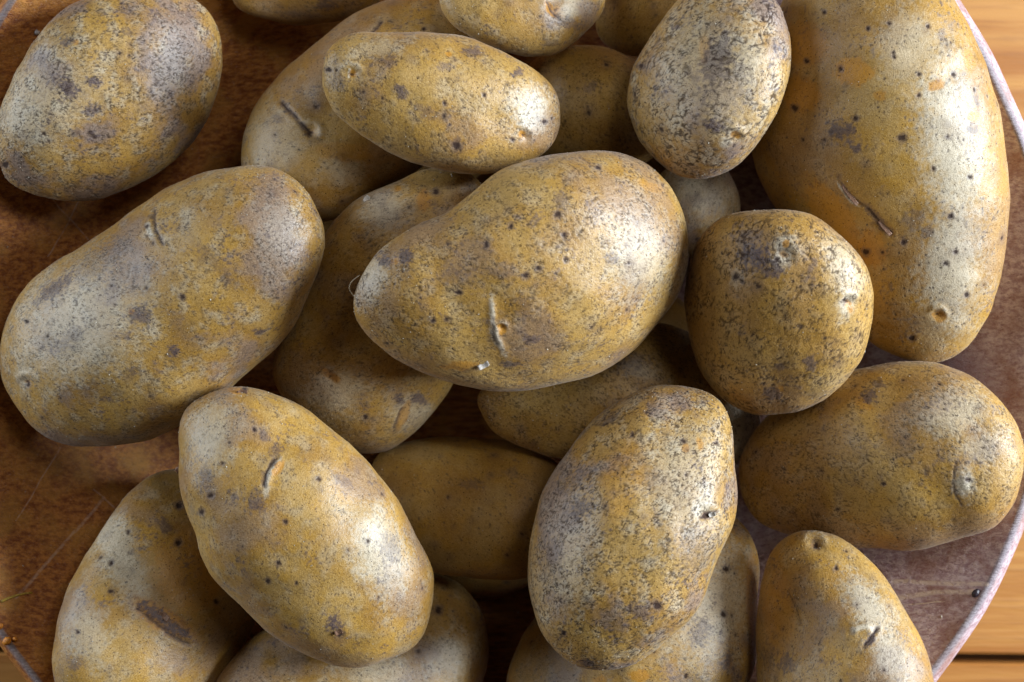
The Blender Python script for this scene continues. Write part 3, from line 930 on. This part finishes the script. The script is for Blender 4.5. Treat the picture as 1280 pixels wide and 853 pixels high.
def curl(name, p, size, mat, bend=0.6, ang=0.0):
    """a thin curled sheet (a flake of skin) sitting on p"""
    n, m = 7, 5
    V, F = [], []
    for side in (1, -1):
        for i in range(n):
            for j in range(m):
                u, v = i / (n - 1) - .5, j / (m - 1) - .5
                wdt = 1 - .5 * abs(u) + .12 * math.sin(9 * u + 3 * v)
                x, y = u * size[0], v * size[1] * wdt
                z = bend * size[0] * (u * u * 2 + .25 * u + .3 * v * v) + side * 0.00005 + .0002
                V.append((x * math.cos(ang) - y * math.sin(ang), x * math.sin(ang) + y * math.cos(ang), z))
    o = n * m
    for i in range(n - 1):
        for j in range(m - 1):
            a = i * m + j
            F.append((a, a + m, a + m + 1, a + 1))
            F.append((o + a, o + a + 1, o + a + m + 1, o + a + m))
    rim = [i * m for i in range(n)] + [(n - 1) * m + j for j in range(1, m)] + [i * m + m - 1 for i in range(n - 2, -1, -1)] + [j for j in range(m - 2, 0, -1)]
    for a, b in zip(rim, rim[1:] + rim[:1]):
        F.append((b, a, o + a, o + b))
    ob = link_mesh(name, V, F, mat)
    ob.location = p
    return ob


def tube(name, pts, r0, r1, mat, sides=6):
    V, F = [], []
    p = [Vector(q) for q in pts]
    for i, q in enumerate(p):
        t = (p[min(i + 1, len(p) - 1)] - p[max(i - 1, 0)]).normalized()
        a = t.cross(Vector((0.1, 0.2, 1))).normalized()
        b = t.cross(a)
        rr = r0 + (r1 - r0) * i / (len(p) - 1)
        for j in range(sides):
            w = 2 * math.pi * j / sides
            V.append(tuple(q + (a * math.cos(w) + b * math.sin(w)) * rr))
    for i in range(len(p) - 1):
        for j in range(sides):
            F.append((i * sides + j, i * sides + (j + 1) % sides, (i + 1) * sides + (j + 1) % sides, (i + 1) * sides + j))
    F.append(tuple(range(sides))[::-1])
    F.append(tuple(range((len(p) - 1) * sides, len(p) * sides)))
    c = np.mean([tuple(q) for q in p], 0)
    ob = link_mesh(name, [tuple(np.array(v) - c) for v in V], F, mat)
    ob.location = c
    return ob


def lump(name, p, size, mat, seed=0, sub=(10, 7)):
    rg = np.random.default_rng(seed)
    V, F = [(0, 0, 1)], []
    a, b = sub
    for i in range(1, b):
        for j in range(a):
            th, ph_ = math.pi * i / b, 2 * math.pi * (j + .3 * i) / a
            k_ = 1 + rg.uniform(-.16, .16)
            V.append((math.sin(th) * math.cos(ph_) * k_, math.sin(th) * math.sin(ph_) * k_, math.cos(th) * k_))
    V.append((0, 0, -1))
    for j in range(a):
        F.append((0, 1 + j, 1 + (j + 1) % a))
        F.append((len(V) - 1, 1 + (b - 2) * a + (j + 1) % a, 1 + (b - 2) * a + j))
        for i in range(b - 2):
            F.append((1 + i * a + j, 1 + (i + 1) * a + j, 1 + (i + 1) * a + (j + 1) % a, 1 + i * a + (j + 1) % a))
    ob = link_mesh(name, [(x * size[0], y * size[1], z * size[2]) for x, y, z in V], F, mat)
    ob.location = p
    ob.rotation_euler = (0, 0, rg.uniform(0, 3))
    return ob


flake_m = plain('dry_skin_flake', (0.62, 0.56, 0.50), 0.6, 2.5, 0.7)
brown_flake_m = plain('brown_skin_flake', (0.26, 0.13, 0.07), 0.6, 2.5, 0.5)
root_m = plain('root_hair', (0.50, 0.40, 0.28), 0.6, 2.0, 0.6)
for key, x, y, sz, an, mt in (('K', 605, 457, (0.0034, 0.0019), 0.5, flake_m), ('L', 545, 239, (0.0018, 0.0030), 0.25, flake_m), ('L', 458, 249, (0.0022, 0.0018), 0.9, flake_m),
                              ('S', 303, 490, (0.0032, 0.0015), 0.1, brown_flake_m), ('S', 424, 790, (0.0024, 0.0018), 0.4, brown_flake_m), ('S', 222, 588, (0.0018, 0.0018), 0.8, brown_flake_m),
                              ('R', 889, 643, (0.0022, 0.0014), 0.3, flake_m), ('J', 1062, 243, (0.0075, 0.0016), -0.95, brown_flake_m), ('J', 1105, 285, (0.0055, 0.0016), -0.9, brown_flake_m),
                              ('N', 902, 276, (0.0026, 0.0018), 0.3, brown_flake_m), ('E', 411, 88, (0.0016, 0.0014), 0.3, brown_flake_m), ('U', 205, 770, (0.004, 0.0022), -0.6, brown_flake_m)):
    h_ = surf(x, y, key)
    if h_[1]:
        fl = curl('skin_flake', tuple(h_[3] + np.array([0, 0, 0.0001])), sz, mt, 0.16 if max(sz) > .004 else .35, an)
        parent_keep(fl, POT[key]['obj'])
        fl['label'] = 'loose papery flake of skin' if mt is flake_m else 'curled brown flake of skin'

h_ = surf(452, 362, 'K')
if h_[1]:
    p_ = h_[3]
    pp = []
    for t_ in np.linspace(0, 1, 14):
        pp.append((p_[0] - 0.0018 - 0.0022 * math.sin(t_ * 3.0) + .0016 * t_ ** 3, p_[1] - 0.0026 + 0.0068 * t_, p_[2] - 0.0050 + 0.0050 * t_))
    rt = tube('root_hair', pp, 0.00022, 0.00010, root_m)
    parent_keep(rt, POT['K']['obj'])
    rt['label'] = 'thin curled root hair at the narrow end'

seed_m = plain('seed_coat', (0.035, 0.022, 0.030), 0.4)
rust_m = plain('rusty_crumb', (0.30, 0.045, 0.02), 0.5)
straw_m = plain('straw', (0.55, 0.36, 0.05), 0.5)
orange_m = plain('orange_peel', (0.80, 0.28, 0.02), 0.5)
drop_m = plain('dust_pearl', (0.60, 0.55, 0.55), 0.25)


def bit(o, label, cat):
    o['label'] = label
    o['category'] = cat


bp = bowl_point(1219, 741)
bit(lump('seed', tuple(bp + np.array([0, 0, .0008])), (0.0015, 0.0011, 0.0009), seed_m, 1), 'small black seed on the bowl wood beside the rim at the lower right', 'seed')
bp = bowl_point(1191, 13)
bit(lump('seed', tuple(bp + np.array([0, 0, .0010])), (0.0018, 0.0012, 0.0009), rust_m, 2), 'reddish brown seed on the bowl edge at the upper right', 'seed')
bp = bowl_point(47, 41)
bit(lump('grit_grain', tuple(bp + np.array([0, 0, .0006])), (0.0009, 0.0009, 0.0008), drop_m, 3), 'tiny pale round grain on the bowl near the top left corner', 'grit')
q0, q1 = bowl_point(2, 752), bowl_point(41, 741)
bit(tube('straw_piece', [q0 * (1 - t_) + q1 * t_ + np.array([0, 0.0006 * math.sin(t_ * 3), .0006]) for t_ in np.linspace(0, 1, 8)], .00045, .0003, straw_m),
    'short yellow straw on the bowl wood near the left edge', 'straw')
for (x, y, sz, lb) in ((10, 801, .0016, 'bright orange crumb on the bowl rim at the lower left'), (1, 783, .0011, 'small yellow orange crumb on the rim at the left edge, above the bright one'),
                       (19, 799, .0009, 'tiny dull orange crumb on the rim, just right of the bright orange one')):
    a_, b_ = w2(x, y, RIM_Z)
    bit(lump('crumb', (float(a_), float(b_), RIM_Z + sz * .5), (sz, sz * .8, sz * .7), orange_m, x), lb, 'crumb')

# ------------------------------------------------------------------ countless dust grains clinging to the skins
rg = np.random.default_rng(5)
dust_V, dust_F = [], []
oct_v = np.array([(1, 0, 0), (-1, 0, 0), (0, 1, 0), (0, -1, 0), (0, 0, 1), (0, 0, -1)], float)
oct_f = np.array([(0, 2, 4), (2, 1, 4), (1, 3, 4), (3, 0, 4), (2, 0, 5), (1, 2, 5), (3, 1, 5), (0, 3, 5)])
for k in ORDER:
    if k.startswith('hid'):
        continue
    Q = POT[k]['P']
    fl = Q.reshape(-1, 3)
    fl = fl[fl[:, 2] > POT[k]['z0'] - 0.004]
    for i in rg.integers(0, len(fl), int(len(fl) * .0040 * (.5 + POT[k]['dust']))):
        sz = 0.00007 + 0.00016 * rg.random() ** 3
        M3 = rg.normal(size=(3, 3)) * .25 + np.eye(3)
        base = len(dust_V) * 6
        dust_V.append(oct_v @ M3 * sz + fl[i] + np.array([0, 0, sz * .3]))
        dust_F.append(oct_f + base)
for q in range(420):
    a_, r_ = rg.uniform(0, 6.283), BOWL_R * math.sqrt(rg.uniform(.12, .97))
    sz = 0.00010 + 0.00034 * rg.random() ** 4
    M3 = rg.normal(size=(3, 3)) * .25 + np.eye(3)
    base = len(dust_V) * 6
    dust_V.append(oct_v @ M3 * sz + np.array([BC[0] + r_ * math.cos(a_), BC[1] + r_ * math.sin(a_), float(bowl_top(r_)) + sz * .6]))
    dust_F.append(oct_f + base)
do = link_mesh('dust_grains', np.concatenate(dust_V), np.concatenate(dust_F).tolist(), plain('pale_dust', (0.58, 0.52, 0.42), 0.8), None, False)
do['kind'] = 'stuff'
do['label'] = 'fine pale dust and grit clinging to the potato skins and the bowl'
do['category'] = 'dust'
